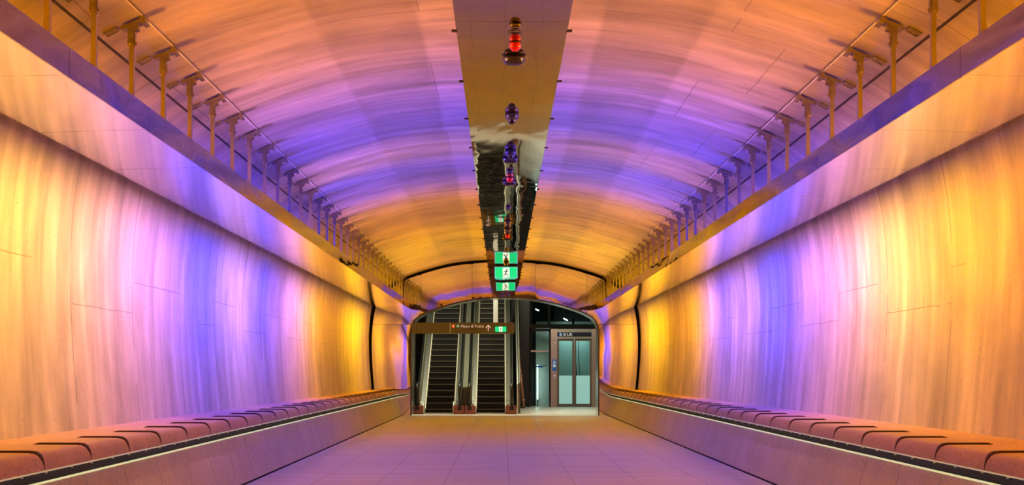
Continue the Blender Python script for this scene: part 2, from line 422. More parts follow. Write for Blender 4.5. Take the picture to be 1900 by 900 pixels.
bk = MB(); end_sheet(bk, D_END+.12, 0, 4.6, 0, 5.2, -.2, -1); end_sheet(bk, D_END+.12, 0, 4.6, 0, 5.2, -.2, 1)
bk.build('trim_1', M['black'], kind='structure')
# portal frame: polished lip and a metre-deep reveal
def offset_curve(pts, d):
    out = []
    for i, p in enumerate(pts):
        a = Vector(pts[max(i-1, 0)]); b = Vector(pts[min(i+1, len(pts)-1)]); t_ = (b-a).normalized(); n = Vector((t_.y, -t_.x))
        out.append((p[0]+n.x*d, p[1]+n.y*d))
    return out
opf = op+[(-x, z) for x, z in reversed(op[:-1])]
ow = offset_curve(opf, .028); iw = offset_curve(opf, -.012)
fr = MB()
n = len(opf)
for cur, ya, cur2, yb in ((ow, D_END-.0, ow, D_END-.04), (ow, D_END-.04, iw, D_END-.04), (iw, D_END-.04, iw, D_END+1.0), (iw, D_END+1.0, ow, D_END+1.0)):
    vs = [(x, ya, max(z, 0)) for x, z in cur]+[(x, yb, max(z, 0)) for x, z in cur2]
    fr.add(vs, [(i, i+1, n+i+1, n+i) for i in range(n-1)], 1 if yb < D_END+.1 else 0, True)
fo = fr.build('trim_2', [M['steel'], M['lip']], kind='structure'); fo.data.set_sharp_from_angle(angle=math.radians(30))

# ------------------------------------------------------------------ the long polished strip under the crown of the vault
ZS, HW = 4.535, .51
st = thing('ceiling_strip', 'long narrow mirror polished metal strip hung under the crown of the vault', 'ceiling panel', (0, 0, ZS))
yy = 5.0; idx = 0
edges = [3.0, 12.05] + [12.05+4.306*i for i in range(1, 8)]
edges = [e for e in edges if e < D_END-.6]+[D_END-.12]
for a, b in zip(edges, edges[1:]):
    MB().box(-HW, HW, a+.004, b-.004, 0, .035).build('panel', M['strip'], st)
yy = 12.4-2.153
while yy < D_END-.5:
    for sd in (-1, 1):
        c = MB().box(sd*(HW-.01), sd*(HW+.045), yy-.02, yy+.02, -.006, .012, bev=.003)
        c.build('clip', M['plastic'], st)
    yy += 2.153
# ------------------------------------------------------------------ canopies
for sd, nm in ((-1, 'left'), (1, 'right')):
    cn = thing('canopy', f'long polished metal canopy hung along the {nm} wall with mirror fascia and bright underside', 'canopy', (sd*3.7, 0, 3.48))
    ys = [Y0+.1]; yv = POST0-2.05
    js = []
    while yv < D_END: js.append(yv); yv += MOD*2
    js = [Y0+.1, 2.0, 5.1]+[j_ for j_ in js if j_ > 6]+[D_END-.03]
    for a, b in zip(js, js[1:]):
        MB().box(sd*(3.15-3.7), sd*(3.165-3.7), a+.003, b-.003, 0, .215).build('fascia_panel', M['fascia'], cn)
        s_ = MB(); x0 = sd*(3.166-3.7); x1 = sd*(4.10-3.7)
        s_.prism([(x0, .022), (x1, -.005), (x1, .011), (x0, .038)], a+.003, b-.003)
        s_.build('soffit_panel', M['soffit'], cn)
    t_ = MB(); t_.box(sd*(3.17-3.7), sd*(4.04-3.7), Y0+.1, D_END-.03, .055, .10)
    t_.build('frame', M['gap'], cn)
# ------------------------------------------------------------------ hangers, one every module on both sides
def make_hanger():
    root = bpy.data.objects.new('canopy_hanger', None); C.objects.link(root)
    b = MB()                                         # flat strap, flaring outwards to its foot (origin = canopy top)
    prof = [(-.020, .66), (-.020, .30), (-.026, .20), (-.045, .11), (-.06, .06), (-.06, 0), (.012, 0), (.012, .10), (.020, .20), (.020, .66)]
    b.prism(prof, -.020, .020, 'Y'); b.build('strap', M['hanger'], root)
    c = MB().box(-.032, .032, -.03, .03, .60, .76, bev=.008)
    c.tube([(-.042, 0, .64), (.042, 0, .64)], .014, 10); c.tube([(0, -.040, .64), (0, .040, .64)], .020, 10); c.tube([(0, -.040, .71), (0, .040, .71)], .014, 10)
    c.build('clevis', M['hanger'], root)
    p = MB()                                         # plate following the slope of the vault
    ang = math.radians(22); ca, sa = math.cos(ang), math.sin(ang)
    def R(x, z): return (x*ca-z*sa, .815+x*sa+z*ca)
    p.prism([R(-.10, -.040), R(.10, -.040), R(.10, -.012), R(-.10, -.012)], -.06, .06, 'Y')
    p.prism([R(-.035, -.085), R(.035, -.085), R(.05, -.040), R(-.05, -.040)], -.028, .028, 'Y')
    p.prism([R(.085, -.065), R(.125, -.065), R(.125, .0), R(.085, .0)], -.07, .07, 'Y')
    p.build('ceiling_bracket', M['hanger'], root)
    return root
h0 = make_hanger(); h0['category'] = 'hanger'
hR = None
def zone(yv):
    if yv < 14.4: return 'orange'
    if yv < 17.4: return 'pink'
    if yv < 25.6: return 'blue violet'
    return 'amber'
def ceil_z(x): return interp(ceil_half, abs(x), 0, 1)
# the right-hand master is the mirror of the left-hand one
def mirror_thing(root):
    r = root.copy(); C.objects.link(r)
    for ch in list(root.children):
        c = ch.copy(); c.data = ch.data.copy(); C.objects.link(c); c.parent = r
        for v in c.data.vertices: v.co.x = -v.co.x
        c.data.flip_normals()
    return r
hR = mirror_thing(h0)
pk = MB(); pk.box(-.11, .11, -.07, .07, -.004, .03); pk.box(-.10, .10, -.06, .06, -.012, -.004, 0)
pk = MB()
for a_ in (-.055, .055): pk.box(a_-.006, a_+.006, -.06, .06, -.012, .02)
for b_ in (-.055, .055): pk.box(-.055, .055, b_-.006, b_+.006, -.012, .02)
pk.box(-.055, .055, -.055, .055, -.002, .02); pk.box(-.015, .015, -.015, .015, -.008, -.001)
nth = {}
names_n = ['nearest', 'second', 'third', 'fourth', 'fifth', 'sixth', 'seventh', 'eighth', 'ninth', 'tenth', 'eleventh', 'twelfth']
pocket0 = None
for i in range(-3, 30):
    yv = POST0+MOD*i
    if yv > D_END-.15: break
    for sd, nm in ((-1, 'left'), (1, 'right')):
        z_ = zone(yv); nth[(nm, z_)] = nth.get((nm, z_), 0)+1; kk = nth[(nm, z_)]
        if z_ == 'amber': lab, gr = f'amber lit metal hanger in the far dense row holding up the {nm} canopy', f'far amber hangers over the {nm} canopy'
        else:
            who = names_n[kk-1] if kk <= 12 else 'far'
            lab, gr = f'{z_} lit metal hanger, {who} of that colour above the {nm} canopy', f'hangers holding the {nm} canopy'
        src = h0 if sd < 0 else hR
        loc = (sd*3.27, yv, 3.585)
        if i == -3: src.location = loc; src['label'] = lab; src['group'] = gr
        else: copy_thing(src, loc, lab, gr)
        if i >= -2:
            px = 3.45; lab2 = f'small square metal ceiling pocket beside a {z_} lit hanger over the {nm} canopy'
            gr2 = f'ceiling pockets in the {z_} light over the {nm} canopy'
            if pocket0 is None: pocket0 = pk.build('ceiling_pocket', M['steel_back']); q = pocket0
            else: q = pocket0.copy(); C.objects.link(q)
            q.location = (sd*px, yv-.0, ceil_z(px)-.005); q.rotation_euler = (0, sd*math.atan2(ceil_z(3.42)-ceil_z(3.62), .2), 0)
            tag(q, lab2, 'ceiling pocket', gr2)
# thin bright edge of the crown panels and the dark open joint behind the hangers
for sd, nm in ((-1, 'left'), (1, 'right')):
    zz = ceil_z(3.17)
    MB().box(sd*3.165, sd*3.173, Y0, D_END+.05, zz-.008, zz+.03).build('trim_3' if sd < 0 else 'trim_4', M['cool_post'], kind='structure')
    zz = ceil_z(3.56)
    MB().prism([(sd*3.55, zz+.02), (sd*3.565, zz+.02), (sd*3.565, zz-.012), (sd*3.55, zz-.001)], Y0, D_END+.05, 'Y').build('trim_5' if sd < 0 else 'trim_6', M['gap'], kind='structure')

# ------------------------------------------------------------------ benches
BM = 1.103
def bench(sd, nm):
    root = thing('bench', f'long red brown stone bench along the {nm} wall with slotted seat and glowing pale edge', 'bench', (sd*3.8, 0, 0))
    def X(x): return sd*(x-3.8)
    core = MB().prism([(X(3.33), .02), (X(3.50), .56), (X(3.50), .70), (X(3.56), .75), (X(4.255), .75), (X(4.255), .02)], Y0+.02, D_END-.02)
    core.build('core', M['gap'], root)
    MB().box(X(3.275), X(3.35), Y0+.02, D_END-.01, 0, .022).build('plinth', M['black'], root)
    led = MB().prism([(X(3.420), .588), (X(3.417), .601), (X(3.430), .603), (X(3.44), .592)], Y0+.02, D_END-.015)
    led.build('light_strip', M['led'], root)['label'] = 'thin glowing pale green edge'
    led = MB().prism([(X(3.378), .678), (X(3.372), .692), (X(3.40), .694), (X(3.40), .678)], Y0+.02, D_END-.015)
    led.build('upper_edge', M['led2'], root)
    offs = (11.88 if sd < 0 else 11.88)
    y0 = offs-BM*8
    i = 0
    while y0 < D_END-.02:
        a, b = y0, min(y0+BM, D_END-.02)
        if b > 5.5:
            # front panel, leaning outwards to its top edge
            p = MB().prism([(X(3.28), .022), (X(3.432), .59), (X(3.46), .59), (X(3.31), .022)], a+.005, b-.005)
            p.build('front_panel', M['panel'], root)
            # seat shell: nose, rounded corner, flat; the slot widens over the corner and stops short of the wall
            prof = [(3.372, .692, .004), (3.375, .72, .006), (3.382, .748, .014), (3.392, .775, .028), (3.41, .80, .036), (3.44, .815, .04), (3.48, .819, .04), (3.60, .820, .04), (3.80, .820, .04), (3.84, .820, .0), (4.0, .822, 0), (4.27, .83, 0)]
            s_ = MB(); vs = []
            for x, z, g_ in prof:
                a_ = a+g_; b_ = b-g_ if g_ else b
                nrm = .04 if z > .8 else .035
                vs.append((X(x), a_, z)); vs.append((X(x), b_, z))
                if z > .8: vs.append((X(x), a_, .752)); vs.append((X(x), b_, .752))
                else: vs.append((X(3.45), a_, min(z, .752))); vs.append((X(3.45), b_, min(z, .752)))
            fs = []
            for k_ in range(len(prof)-1):
                o0, o1 = 4*k_, 4*(k_+1)
                fs += [(o0, o0+1, o1+1, o1), (o0, o1, o1+2, o0+2), (o0+1, o0+3, o1+3, o1+1), (o0+2, o1+2, o1+3, o0+3)]
            fs.append((0, 2, 3, 1))
            s_.add(vs, fs)
            so = s_.build('seat_segment', M['bench'], root)
            for p_ in so.data.polygons: p_.use_smooth = True
            so.data.set_sharp_from_angle(angle=math.radians(35))
            # small studs in the dark slot below the seat
            for q in (.28, .82):
                yq = a+q*BM
                if yq < D_END-.05: MB().tube([(X(3.46), yq, .655), (X(3.505), yq, .655)], .009, 8).build('stud', M['steel'], root)
            # dark raised strip added for the slot's shade, following the corner down the nose
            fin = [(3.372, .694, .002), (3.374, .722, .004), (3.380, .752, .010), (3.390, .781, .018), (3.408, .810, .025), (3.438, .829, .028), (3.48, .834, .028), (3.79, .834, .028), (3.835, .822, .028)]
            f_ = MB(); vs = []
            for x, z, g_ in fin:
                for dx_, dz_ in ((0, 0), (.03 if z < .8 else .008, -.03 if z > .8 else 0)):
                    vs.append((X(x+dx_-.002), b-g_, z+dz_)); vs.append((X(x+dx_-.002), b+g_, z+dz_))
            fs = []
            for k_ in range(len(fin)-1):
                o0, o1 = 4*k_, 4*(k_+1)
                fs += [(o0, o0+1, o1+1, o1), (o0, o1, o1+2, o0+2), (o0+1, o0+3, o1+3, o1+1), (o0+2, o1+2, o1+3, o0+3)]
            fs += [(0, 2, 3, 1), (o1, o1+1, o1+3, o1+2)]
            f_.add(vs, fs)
            if b < D_END-.1: f_.build('slot_shade_strip', M['fin'], root)
        y0 += BM; i += 1
    return root
M['fin'] = mat('dark_maroon_slot_shade', (.045, .012, .010), .55)
M['led2'] = mat('pale_upper_edge', (.7, .8, .6), .3, emis=(.5, .62, .4), estr=.30)
bench(-1, 'left'); bench(1, 'right')

# ------------------------------------------------------------------ devices under the ceiling strip
def px_y(y_px): return (ZS-CZ)*F/(690-y_px)
def dome_part(mb, r, z0, flat=1.0, mi=0):
    mb.lathe([(r*math.cos(a), z0-r*flat*math.sin(a)) for a in [PI/2*k_/8 for k_ in range(9)]], mi=mi)
def speaker_dome(yv, label):
    t_ = thing('speaker_dome', label, 'ceiling speaker', (.03, yv, ZS), 'wide domes under the ceiling strip')
    MB().lathe([(0, 0), (.100, 0), (.118, -.022), (.118, -.030), (.104, -.036)]).build('housing', M['plastic'], t_)
    m_ = MB().lathe([(.106, -.034), (.100, -.055), (.082, -.074), (.05, -.082), (0, -.084)]); m_.build('bowl', M['dome'], t_)
def beacon(yv, label):
    t_ = thing('warning_beacon', label, 'beacon', (.035, yv, ZS), 'red beacons under the ceiling strip')
    MB().lathe([(0, 0), (.054, 0), (.055, -.02), (.055, -.048), (.046, -.060), (.036, -.066), (.034, -.078), (0, -.080)]).build('lens', M['red'], t_)
    MB().lathe([(.0555, -.001), (.058, -.001), (.058, -.008), (.0555, -.008)]).build('base_ring', M['plastic'], t_)
def sensor(yv, label, ring=False):
    t_ = thing('ceiling_sensor', label, 'sensor', (.03, yv, ZS), 'round sensors under the ceiling strip')
    m_ = MB(); m_.lathe([(.045, 0), (.058, -.004)]); dome_part(m_, .058, -.004); m_.build('body', M['plastic'], t_)
    d_ = MB()
    for az in (-2.4, -1.95, -1.57, -1.2, -.75):
        for el in (.35, .75):
            p = Vector((math.cos(az)*math.cos(el), math.sin(az)*math.cos(el), -math.sin(el)))*.057
            d_.box(p.x-.004, p.x+.004, p.y-.004, p.y+.004, p.z-.008, p.z)
    d_.build('lens_dots', M['lens'], t_)
def dome_camera(yv, label, x=.03):
    t_ = thing('dome_camera', label, 'security camera', (x, yv, ZS), 'dome cameras under the ceiling strip')
    MB().lathe([(0, 0), (.072, 0), (.082, -.008), (.082, -.052), (.074, -.064), (.055, -.068), (0, -.068)]).build('housing', M['plastic'], t_)
    m_ = MB(); dome_part(m_, .052, -.066, 1.25); m_.build('camera_dome', M['dome'], t_)
    MB().lathe([(.053, -.066), (.060, -.066), (.060, -.074), (.053, -.074)]).build('dome_ring', M['bronze'], t_)
sensor(px_y(44), 'nearest round sensor ball under the ceiling strip, above the red beacon')
tag(MB().lathe([(.066, 0), (.050, 0), (.050, -.008), (.066, -.008), (.066, 0)]).build('ceiling_ring', M['plastic'], loc=(.03, px_y(59), ZS)), 'flat dark ring on the ceiling strip between nearest sensor and red beacon', 'ceiling ring')
beacon(px_y(79), 'nearest and largest red beacon on the ceiling strip')
speaker_dome(px_y(106), 'largest and nearest wide black dome just behind the first red beacon')
dome_camera(px_y(211), 'nearest dome camera standing alone on the bronze reflection of the strip')
dome_camera(px_y(279), 'second dome camera on the strip, just in front of a wide dome')
speaker_dome(px_y(293), 'second wide dome on the strip, partly hidden behind a dome camera')
sensor(px_y(316.7), 'second round sensor ball on the strip, just above a crimson beacon')
beacon(px_y(329), 'second red beacon on the strip, halfway along the tunnel')
speaker_dome(px_y(336), 'third wide dome on the strip, behind the second red beacon')
sensor(px_y(384), 'third round sensor ball alone in the dark reflection of the strip')
dome_camera(px_y(410), 'third dome camera, above the farthest red beacon')
dome_camera(px_y(424), 'fourth dome camera, touching the farthest red beacon in view')
beacon(px_y(435.5), 'farthest and smallest red beacon on the strip')
speaker_dome(px_y(440), 'farthest wide dome on the strip, behind the smallest red beacon')
sensor(px_y(463), 'farthest round sensor ball, just above the hanging green exit sign')
dome_camera(px_y(486.5), 'farthest dome camera in front of the hanging green exit sign')

# running figure in a w x h field centred at (cx, cz)
def running_man(mb, cx, cz, h, y0, y1, s=1):
    def P(u, v): return (cx+s*u*h, cz+v*h)
    wd = .11*h
    disc(mb, *P(.10, .36), .085*h, y0, y1)
    stroke(mb, P(.04, .22), P(-.06, -.06), wd*1.25, y0, y1)
    stroke(mb, P(.02, .20), P(-.20, .16), wd*.7, y0, y1); stroke(mb, P(-.20, .16), P(-.27, .02), wd*.65, y0, y1)
    stroke(mb, P(.06, .20), P(.18, .06), wd*.7, y0, y1); stroke(mb, P(.18, .06), P(.30, .08), wd*.65, y0, y1)
    stroke(mb, P(-.05, -.06), P(.10, -.20), wd, y0, y1); stroke(mb, P(.10, -.20), P(.17, -.42), wd*.9, y0, y1)
    stroke(mb, P(-.07, -.08), P(-.13, -.26), wd, y0, y1); stroke(mb, P(-.13, -.26), P(-.34, -.28), wd*.85, y0, y1)
YS = 39.6
es = thing('exit_sign', 'green running man exit sign hanging from the ceiling strip', 'exit sign', (.03, YS, 4.15))
MB().box(-.335, .335, -.03, .03, .335, ZS-4.15, bev=.005).build('mounting_bar', M['black'], es)
MB().box(-.335, .335, -.012, .012, 0, .335).build('edge_rim', M['rim'], es)
MB().box(-.318, .318, -.016, .016, .015, .325).build('green_panel', M['green'], es)
MB().box(-.098, .098, -.019, .019, .03, .305).build('white_field', M['exit_white'], es)
r_ = MB(); running_man(r_, 0, .165, .26, -.023, -.018); running_man(r_, 0, .165, .26, .018, .023, -1)
r_.build('running_figure', M['exit_dark'], es)

# bronze wayfinding sign across the left of the portal
YB = D_END-.13
sb = thing('wayfinding_sign', 'long bronze sign board reading Metro and Trains across the left of the portal', 'sign', (0, YB, 2.63))
def SX(px): return (px-931.5)*YB/F+CX
def SZ(py): return (690-py)*YB/F+CZ-2.63
b_ = MB().box(-2.98, SX(940), 0, .10, SZ(619), SZ(598.5), bev=.006); b_.build('board', M['bronze'], sb)
MB().box(SX(940.4), SX(955), .0, .10, SZ(619), SZ(598.5), bev=.008).build('end_cap', M['bronze'], sb)
MB().box(SX(834.6), SX(836), -.004, .0, SZ(618), SZ(599)).build('divider', M['cool_post'], sb)
MB().box(SX(773), SX(773.5), -.003, .0, SZ(618.5), SZ(598.8)).build('joint', M['gap'], sb)
bd = MB(); disc(bd, SX(841.2), SZ(605.2), .052, -.008, 0); bd.build('orange_badge', M['orange_dot'], sb)
bd = MB(); stroke(bd, (SX(841.2)-.02, SZ(603.8)), (SX(841.2)+.02, SZ(603.8)), .011, -.012, -.008); stroke(bd, (SX(841.2), SZ(603.8)), (SX(841.2), SZ(607)), .011, -.012, -.008); bd.build('badge_letter', M['white'], sb)
bd = MB(); disc(bd, SX(849.6), SZ(605.2), .052, -.008, 0); bd.build('teal_badge', M['teal_dot'], sb)
bd = MB()
mx, mz = SX(849.6), SZ(605.2)
for a, b in (((-.02, -.02), (-.02, .02)), ((-.02, .02), (0, -.005)), ((0, -.005), (.02, .02)), ((.02, .02), (.02, -.02))):
    stroke(bd, (mx+a[0], mz+a[1]), (mx+b[0], mz+b[1]), .009, -.012, -.008)
bd.build('badge_letter', M['white'], sb)
letters('lettering', 'Metro & Trains', .118, (SX(854.8), -.006, SZ(607.6)), M['white'], sb)
ar = MB(); ax = SX(906); stroke(ar, (ax, SZ(613.3)), (ax, SZ(604)), .03, -.006, 0); stroke(ar, (ax, SZ(603.6)), (ax-.075, SZ(608.2)), .026, -.006, 0); stroke(ar, (ax, SZ(603.6)), (ax+.075, SZ(608.2)), .026, -.006, 0)
ar.build('arrow', M['white'], sb)
MB().box(SX(917.6), SX(940.2), -.003, 0, SZ(616.8), SZ(604.8)).build('exit_frame', M['gap'], sb)
MB().box(SX(918.6), SX(939.4), -.008, 0, SZ(616), SZ(606)).build('exit_panel', M['green'], sb)
MB().box(SX(926), SX(932), -.012, -.006, SZ(615.6), SZ(606.6)).build('exit_field', M['exit_white'], sb)
r_ = MB(); running_man(r_, SX(929), SZ(611), .135, -.016, -.012); r_.build('running_figure', M['exit_dark'], sb)
tag(MB().box(-.39, -.23, 46.3, 46.4, 3.05, 8.0, bev=.01).build('hanging_post', M['cool_post']), 'pale hanging post seen above the bronze sign over the middle escalator', 'post')

# ------------------------------------------------------------------ the lobby beyond
LY = 53.8
def LX(px): return (px-931.5)*LY/F+CX
def LZ(py): return (690-py)*LY/F+CZ
MB().box(-6, 7, D_END+.1, 66, -.15, 0).build('floor_1', M['floor'], kind='structure')
MB().box(-6, 7, 66, 66.2, -.1, 18).build('wall_lobby_back', M['lobby_black'], kind='structure')
MB().box(-3.7, -3.45, D_END+1.0, 66, 0, 18).build('wall_lobby_left', M['tile'], kind='structure')
MB().box(6.6, 6.8, D_END+1.0, 66, 0, 18).build('wall_lobby_right', M['lobby_black'], kind='structure')
MB().box(-6, 7, D_END+1.0, 66, 17.9, 18.1).build('ceiling_1', M['lobby_black'], kind='structure')
fw = MB().box(-6, -3.06, D_END+.95, D_END+1.05, 0, 18); fw.box(3.06, 7, D_END+.95, D_END+1.05, 0, 18); fw.box(-3.06, 3.06, D_END+.95, D_END+1.05, 3.85, 18)
fw.build('wall_portal_back', M['lobby_black'], kind='structure')
MB().box(-3.44, -3.02, D_END+1.06, D_END+2.3, 0, 4.2).build('wall_tile_pier', M['tile'], kind='structure')

TAN = math.tan(math.radians(30)); YI = 45.75
def zi(yv): return max(0.0, (yv-YI)*TAN)
def band(mb, x0, x1, lo, hi, ya, yb, mi=0, top_y=None):
    """a plate that follows the flight: from lo to hi above the nosing line, between ya and yb"""
    pts = [(ya, zi(ya)+lo)]
    if ya < YI < yb: pts.append((YI, lo))
    pts.append((yb, zi(yb)+lo)); up = [(p[0], p[1]-lo+hi) for p in pts]
    mb.prism(pts+up[::-1], x0, x1, 'X', mi)
def escalator(cx, label):
    root = thing('escalator', label, 'escalator', (cx, 0, 0), 'escalators behind the portal')
    W2 = .48; YT = 56.5; YN = 44.62
    for i in range(28):
        yv = 45.25 if i == 0 else 45.62+.36*(i-1); z = .03 if i == 0 else .13+.207*(i-1)
        s_ = MB()
        zl = z-.21 if i else z-.03
        nseg = 5; pr = [(yv+.0, z)]+[(yv+.015+.03*math.sin(PI*k_/nseg*.5), z-.02-(z-.02-zl)*k_/nseg) for k_ in range(nseg+1)]
        s_.prism(pr+[(yv+.42, zl), (yv+.42, z)], -W2, W2, 'X', 0)
        s_.box(-W2+.02, W2-.02, yv-.006, yv+.035, z-.006, z+.004, 1)
        s_.build('step', [M['tread'], M['nosing']], root)
    MB().box(-W2, W2, 44.65, 45.24, 0, .012).build('landing_plate', M['comb'], root)
    cb = MB()
    for k_ in range(24): cb.box(-W2+.02+k_*.04-.012, -W2+.02+k_*.04+.012, 44.62, 44.66, .012, .022)
    cb.build('comb_teeth', M['cap'], root)
    for sd in (-1, 1):
        m_ = MB(); band(m_, sd*W2, sd*(W2+.016), -.25 if False else 0, .16, 45.1, YT); m_.build('skirt', M['deck_steel'], root)
        m_ = MB(); band(m_, sd*(W2-.002), sd*(W2+.03), .15, .172, 44.95, YT); m_.build('skirt_edge', M['cap'], root)
        # inner deck slopes up and outwards
        m_ = MB(); xa, xb = sd*(W2+.02), sd*(W2+.165)
        for (ya, yb) in ((44.9, YI), (YI, YT)):
            vs = [(xa, ya, zi(ya)+.16), (xa, yb, zi(yb)+.16), (xb, yb, zi(yb)+.30), (xb, ya, zi(ya)+.30), (xa, ya, zi(ya)+.14), (xa, yb, zi(yb)+.14), (xb, yb, zi(yb)+.28), (xb, ya, zi(ya)+.28)]
            m_.add(vs, [(0,1,2,3),(4,7,6,5),(0,3,7,4),(1,5,6,2),(0,4,5,1),(3,2,6,7)])
        m_.build('inner_deck', M['deck_steel'], root)
        m_ = MB(); band(m_, sd*(W2+.165), sd*(W2+.20), .28, .95, 44.95, YT); m_.build('balustrade', M['olive_steel'], root)
        # handrail: down the incline, round the newel and back into the brush plate
        hx = sd*(W2+.225); pts = [(hx, YT, zi(YT)+1.0), (hx, YI+.3, zi(YI+.3)+1.02), (hx, YI, 1.03), (hx, 45.0, 1.03)]
        for k_ in range(1, 10):
            a = PI*k_/10; pts.append((hx, 44.75-.33*math.sin(a)+.05, .65+.38*math.cos(a)))
        pts += [(hx, 44.72, .27), (hx, 44.95, .25)]
        m_ = MB().tube(pts, .042, 12); m_.build('handrail', M['rubber'], root)
        m_ = MB(); band(m_, sd*(W2+.255), sd*(W2+.275), .0, .84, 44.9, YT); m_.build('outer_panel', M['deck_steel'] if (sd < 0) == (cx < -1) else M['olive_steel'], root)
        m_ = MB(); band(m_, sd*(W2+.20), sd*(W2+.265), .2, .86, 45.0, YT); m_.build('handrail_channel', M['gap'], root)
        m_ = MB().box(sd*(W2+.02), sd*(W2+.372), 44.56, 45.2, 0, .27, bev=.008)
        nb = m_.build('newel_box', M['copper'], root); nb['label'] = 'copper brown newel box'
        m_ = MB().box(hx-.07, hx+.07, 44.53, 44.57, .13, .26, bev=.01)
        q = m_.build('handrail_entry', M['rubber'], nb)
        m_ = MB(); m_.tube([(sd*(W2+.06), 44.54, .055), (sd*(W2+.06), 44.57, .055)], .014, 8); m_.tube([(sd*(W2+.06), 44.54, .15), (sd*(W2+.06), 44.57, .15)], .010, 8)
        m_.build('bolt', M['gap'], nb)
        # bright cheek where the skirt ends
        m_ = MB().prism([(44.72, .0), (44.62, .06), (44.70, .28), (44.95, .40), (45.3, .42), (45.3, .0)], sd*(W2+.0), sd*(W2+.03), 'X')
        m_.build('skirt_end', M['deck_steel'], root)
        m_ = MB().tube([(sd*(W2+.09), 44.7, .30), (sd*(W2+.13), 44.62, .34), (sd*(W2+.13), 44.75, .42)], .03, 8)
        m_.build('deck_end_cap', M['steel'], root)
    return root
escalator(-2.20, 'left escalator of two behind the portal, dark steps under the bronze sign')
escalator(-.47, 'escalator nearer the middle of the portal, beside the leaning copper pipe')
# infill panel between the two flights
ip = thing('infill_panel', 'olive grey sloping infill panel between the two escalators', 'panel', (-1.335, 0, 0))
m_ = MB(); band(m_, -.085, .085, .0, .88, 45.25, 56.5); m_.build('sheet', M['olive_steel'], ip)
m_ = MB(); band(m_, -.085, .085, .885, .90, 45.25, 45.33); m_.build('cross_rail', M['deck_steel'], ip)
# right side cladding of the flight
cl = thing('escalator_cladding', 'tall steel edge strips closing the right side of the escalators', 'panel', (.44, 0, 0))
for k_, (xa, xb, mm) in enumerate(((-.02, .015, 'deck_steel'), (.02, .04, 'gap'), (.045, .085, 'olive_steel'))):
    m_ = MB(); band(m_, xa, xb, 0, .98+.02*k_, 45.3, 56.5); m_.build('edge_strip', M[mm], cl)

# leaning pipe and its thin companion
lp = thing('leaning_pipe', 'brown copper pipe leaning against the black wall right of the escalators', 'pipe', (0, 0, 0))
A = Vector((.755, 52.0, .03)); B = Vector((.50, 53.2, 2.75))
MB().tube([A, A+(B-A)*.5, B], .05, 12).build('pipe', M['pipe'], lp)
for f_ in (.10, .45, .80):
    p = A+(B-A)*f_; MB().tube([p-(B-A)*.022, p+(B-A)*.022], .068, 12).build('coupling', M['pipe'], lp)
MB().tube([B-(B-A)*.03, B+(B-A)*.02], .055, 12).build('end_cap', M['cap'], lp)
MB().box(.30, .78, 51.7, 51.76, 0, .05).build('foot_rail', M['gap'], lp)

# black cladding wall beside the lift
MB().box(.62, LX(982.4), LY, LY+.3, 0, 9).build('wall_black_cladding', M['lobby_black'], kind='structure')
MB().box(LX(966), LX(966.4), LY-.01, LY, 0, 9).build('trim_7', M['gap'], kind='structure')
# glazed shaft bay between cladding and lift
gs = thing('glazed_bay', 'tall glazed bay left of the lift with a glowing tube behind its glass', 'glazed partition', (0, LY, 0))
for px in (983.5, 1020.2): MB().box(LX(px)-.035, LX(px)+.035, 0, .12, 0, 3.12).build('mullion', M['black_gloss'], gs)
MB().box(LX(983), LX(1021), 0, .12, 3.02, 3.12).build('transom', M['black_gloss'], gs)
MB().box(LX(984.5), LX(1020), .0, .10, LZ(653), LZ(650)).build('rail', M['steel'], gs)
MB().box(LX(985), LX(1020), .05, .06, .02, 3.02).build('glass_pane', M['glass'], gs)
tag(MB().box(LX(995.5), LX(1022), LY+1.1, LY+1.16, 0, 3.3).build('shaft_panel', M['shaft_white']), 'pale panel standing behind the glazed bay left of the lift', 'panel')
MB().box(.8, LX(1022)-.0, LY+1.6, LY+1.7, 0, 9).build('wall_shaft', M['shaft_grey'], kind='structure')
def FX(px, yy): return (px-931.5)*yy/F+CX
def FZ(py, yy): return (690-py)*yy/F+CZ
tt = thing('fluorescent_tube', 'bright vertical fluorescent tube standing behind the glazed bay', 'tube light', (FX(997.3, LY+.7), LY+.7, 0))
MB().tube([(0, 0, FZ(741, LY+.7)), (0, 0, FZ(677, LY+.7))], .022, 12).build('tube', M['tube'], tt)
MB().tube([(0, 0, 0), (0, 0, FZ(741, LY+.7))], .016, 8).build('stand', M['gap'], tt)
MB().tube([(0, 0, FZ(677, LY+.7)), (0, 0, FZ(675, LY+.7))], .03, 10).build('end_cap', M['gap'], tt)
cb = MB().tube([(0,0,.30), (.05,-.02,.36), (.09,-.02,.30), (.06,-.02,.2), (.01,-.01,.16), (0,0,.08)], .012, 6); cb.build('cord', M['cable'], tt)
ca = thing('clamp_arm', 'small blue clamp arm across the glazed bay above the bright tube', 'clamp', (LX(984.5), LY+.168, FZ(682, LY+.15)))
MB().tube([(0, 0, 0), (.66, 0, .08)], .016, 8).build('arm', M['navy'], ca); MB().box(.26, .5, -.03, .03, -.0, .07, bev=.008).build('clamp', M['blue'], ca)
MB().box(-.04, .03, -.045, .03, -.04, .04, bev=.006).build('foot', M['navy'], ca)
